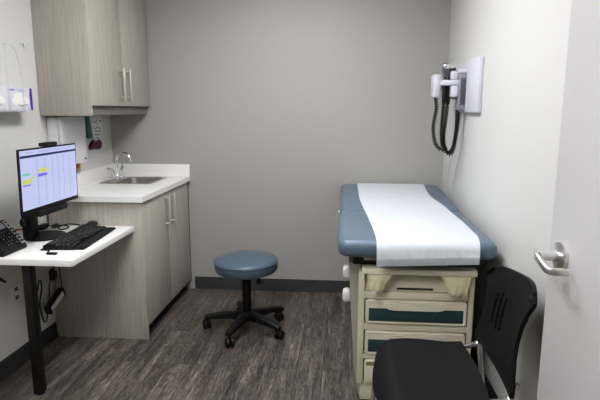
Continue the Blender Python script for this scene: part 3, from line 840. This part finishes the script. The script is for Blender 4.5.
# ------------------------------------------------------------------ wall diagnostic set
ds = thing('diagnostic_wall_station', (XR-.06, 3.25, 1.45), 'white diagnostic instrument wall station on the right wall above the exam table', 'medical wall unit')
b = new(); box(b, XR-.026, XR-.0005, 2.965, 3.60, 1.455, 1.76, .005); obj('backboard', b, 'diag', ds)
b = new(); prism(b, [(XR-.027, 1.53), (.64, 1.545), (.625, 1.56), (.625, 1.665), (.64, 1.70), (XR-.027, 1.735)], 'y', 3.36, 3.50); bmesh.ops.bevel(b, geom=list(b.edges), offset=.006, segments=2, affect='EDGES'); obj('transformer_housing', b, 'diag', ds)
b = new(); box(b, .552, .600, 3.36, 3.475, 1.548, 1.69, .008); obj('specula_dispenser', b, 'diag', ds)
b = new(); box(b, .602, .626, 3.38, 3.44, 1.60, 1.65, .004); obj('dispenser_arm', b, 'grayp', ds)
b = new(); box(b, .590, .700, 3.275, 3.359, 1.618, 1.652, .008); obj('cradle', b, 'diag', ds)
b = new(); box(b, .645, .688, 3.27, 3.355, 1.548, 1.617, .008); box(b, .645, .688, 3.285, 3.355, 1.653, 1.705, .008); obj('cradle_body', b, 'diag', ds)
b = new(); box(b, .688, .738, 3.255, 3.345, 1.475, 1.690, .006); tp = obj('thermometer_holder', b, 'grayp', ds)
b = new(); box(b, .696, .728, 3.2535, 3.256, 1.50, 1.66, .001); obj('probe_well', b, 'dgray', tp)
b = new(); box(b, .688, .7385, 3.25, 3.35, 1.691, 1.712, .006); obj('holder_cap', b, 'diag', tp)

def instrument(name, x, y, head, loop, label):
    t = thing(name, (x, y, 1.50), label, 'medical instrument', 'handheld instruments on the wall station')
    b = new(); tube(b, [(x, y, 1.50), (x, y, 1.515), (x, y, 1.60), (x, y, 1.655), (x, y, 1.675)], [.009, .0125, .0135, .0125, .009], 16); obj('grip', b, 'black', t)
    b = new()
    tube(b, smooth([(x, y, 1.672), (x, y, 1.69), (x-.004, y, 1.71)], 3), .012, 14)
    if head == 'otoscope':
        tube(b, [(x+.03, y+.01, 1.722), (x+.012, y, 1.722), (x-.018, y, 1.722), (x-.040, y-.004, 1.724)], [.017, .020, .019, .007], 16)
    else:
        box(b, x-.018, x+.020, y-.014, y+.014, 1.695, 1.755, .007)
    hd = obj('head', b, 'dgray', t)
    b = new(); ball(b, (x+.006, y-.006, 1.735), .027, .018, .018, 14, 8); obj('head_cap', b, 'chrome', hd)
    b = new(); pth = smooth(loop, 6)
    tube(b, coil(pth, .0090, .0140, 7), .0043, 5); obj('coiled_cord', b, 'black', t)
    return t
instrument('ophthalmoscope', .612, 3.318, 'oph', [(.612, 3.318, 1.50), (.608, 3.315, 1.42), (.605, 3.31, 1.32), (.615, 3.30, 1.24), (.645, 3.30, 1.205), (.675, 3.305, 1.225), (.692, 3.315, 1.30), (.700, 3.33, 1.40), (.704, 3.352, 1.47)],
           'black handled instrument hanging in the front cradle of the wall station')
instrument('otoscope', .640, 3.335, 'otoscope', [(.640, 3.335, 1.50), (.632, 3.325, 1.42), (.622, 3.32, 1.30), (.635, 3.315, 1.225), (.660, 3.315, 1.19), (.684, 3.32, 1.215), (.698, 3.33, 1.29), (.712, 3.345, 1.38), (.716, 3.36, 1.46)],
           'black handled instrument behind the front one in the wall station')
b = new(); tube(b, coil(smooth([(.575, 3.40, 1.547), (.582, 3.39, 1.48), (.572, 3.385, 1.42), (.564, 3.38, 1.36), (.572, 3.375, 1.29), (.590, 3.37, 1.24), (.622, 3.37, 1.215), (.66, 3.38, 1.23)], 6), .0100, .0155, 7), .0042, 5)
tag(obj('coiled_cord', b, 'black'), 'short coiled black cord hanging at the wall station left side', 'cord')
cable('white_cable', [(.735, 3.33, 1.475), (.742, 3.36, 1.35), (.748, 3.42, 1.20), (.746, 3.52, 1.05), (.748, 3.60, .93), (.748, 3.66, .6), (.744, 3.68, .2), (.735, 3.68, .004)], .0035, 'cordw', 'thin white cable falling from the wall station, nearer one')
cable('white_cable', [(.738, 3.48, 1.455), (.748, 3.55, 1.33), (.747, 3.66, 1.20), (.748, 3.74, 1.05), (.748, 3.80, .93), (.748, 3.84, .6), (.744, 3.86, .2), (.735, 3.86, .004)], .0035, 'cordw', 'thin white cable falling from the wall station, farther one')

# ------------------------------------------------------------------ camera and world
cam = bpy.data.cameras.new('camera'); co = bpy.data.objects.new('camera', cam); COL.objects.link(co)
cam.sensor_width = 36; cam.sensor_fit = 'HORIZONTAL'; cam.lens = 511/600*36; cam.clip_start = .02
co.location = (0, 0, 1.47)
co.rotation_euler = (math.radians(80), 0, math.radians(5))
S.camera = co
w = bpy.data.worlds.new('world'); S.world = w; w.use_nodes = True
w.node_tree.nodes['Background'].inputs['Color'].default_value = lin('#ffffff')
w.node_tree.nodes['Background'].inputs['Strength'].default_value = .05
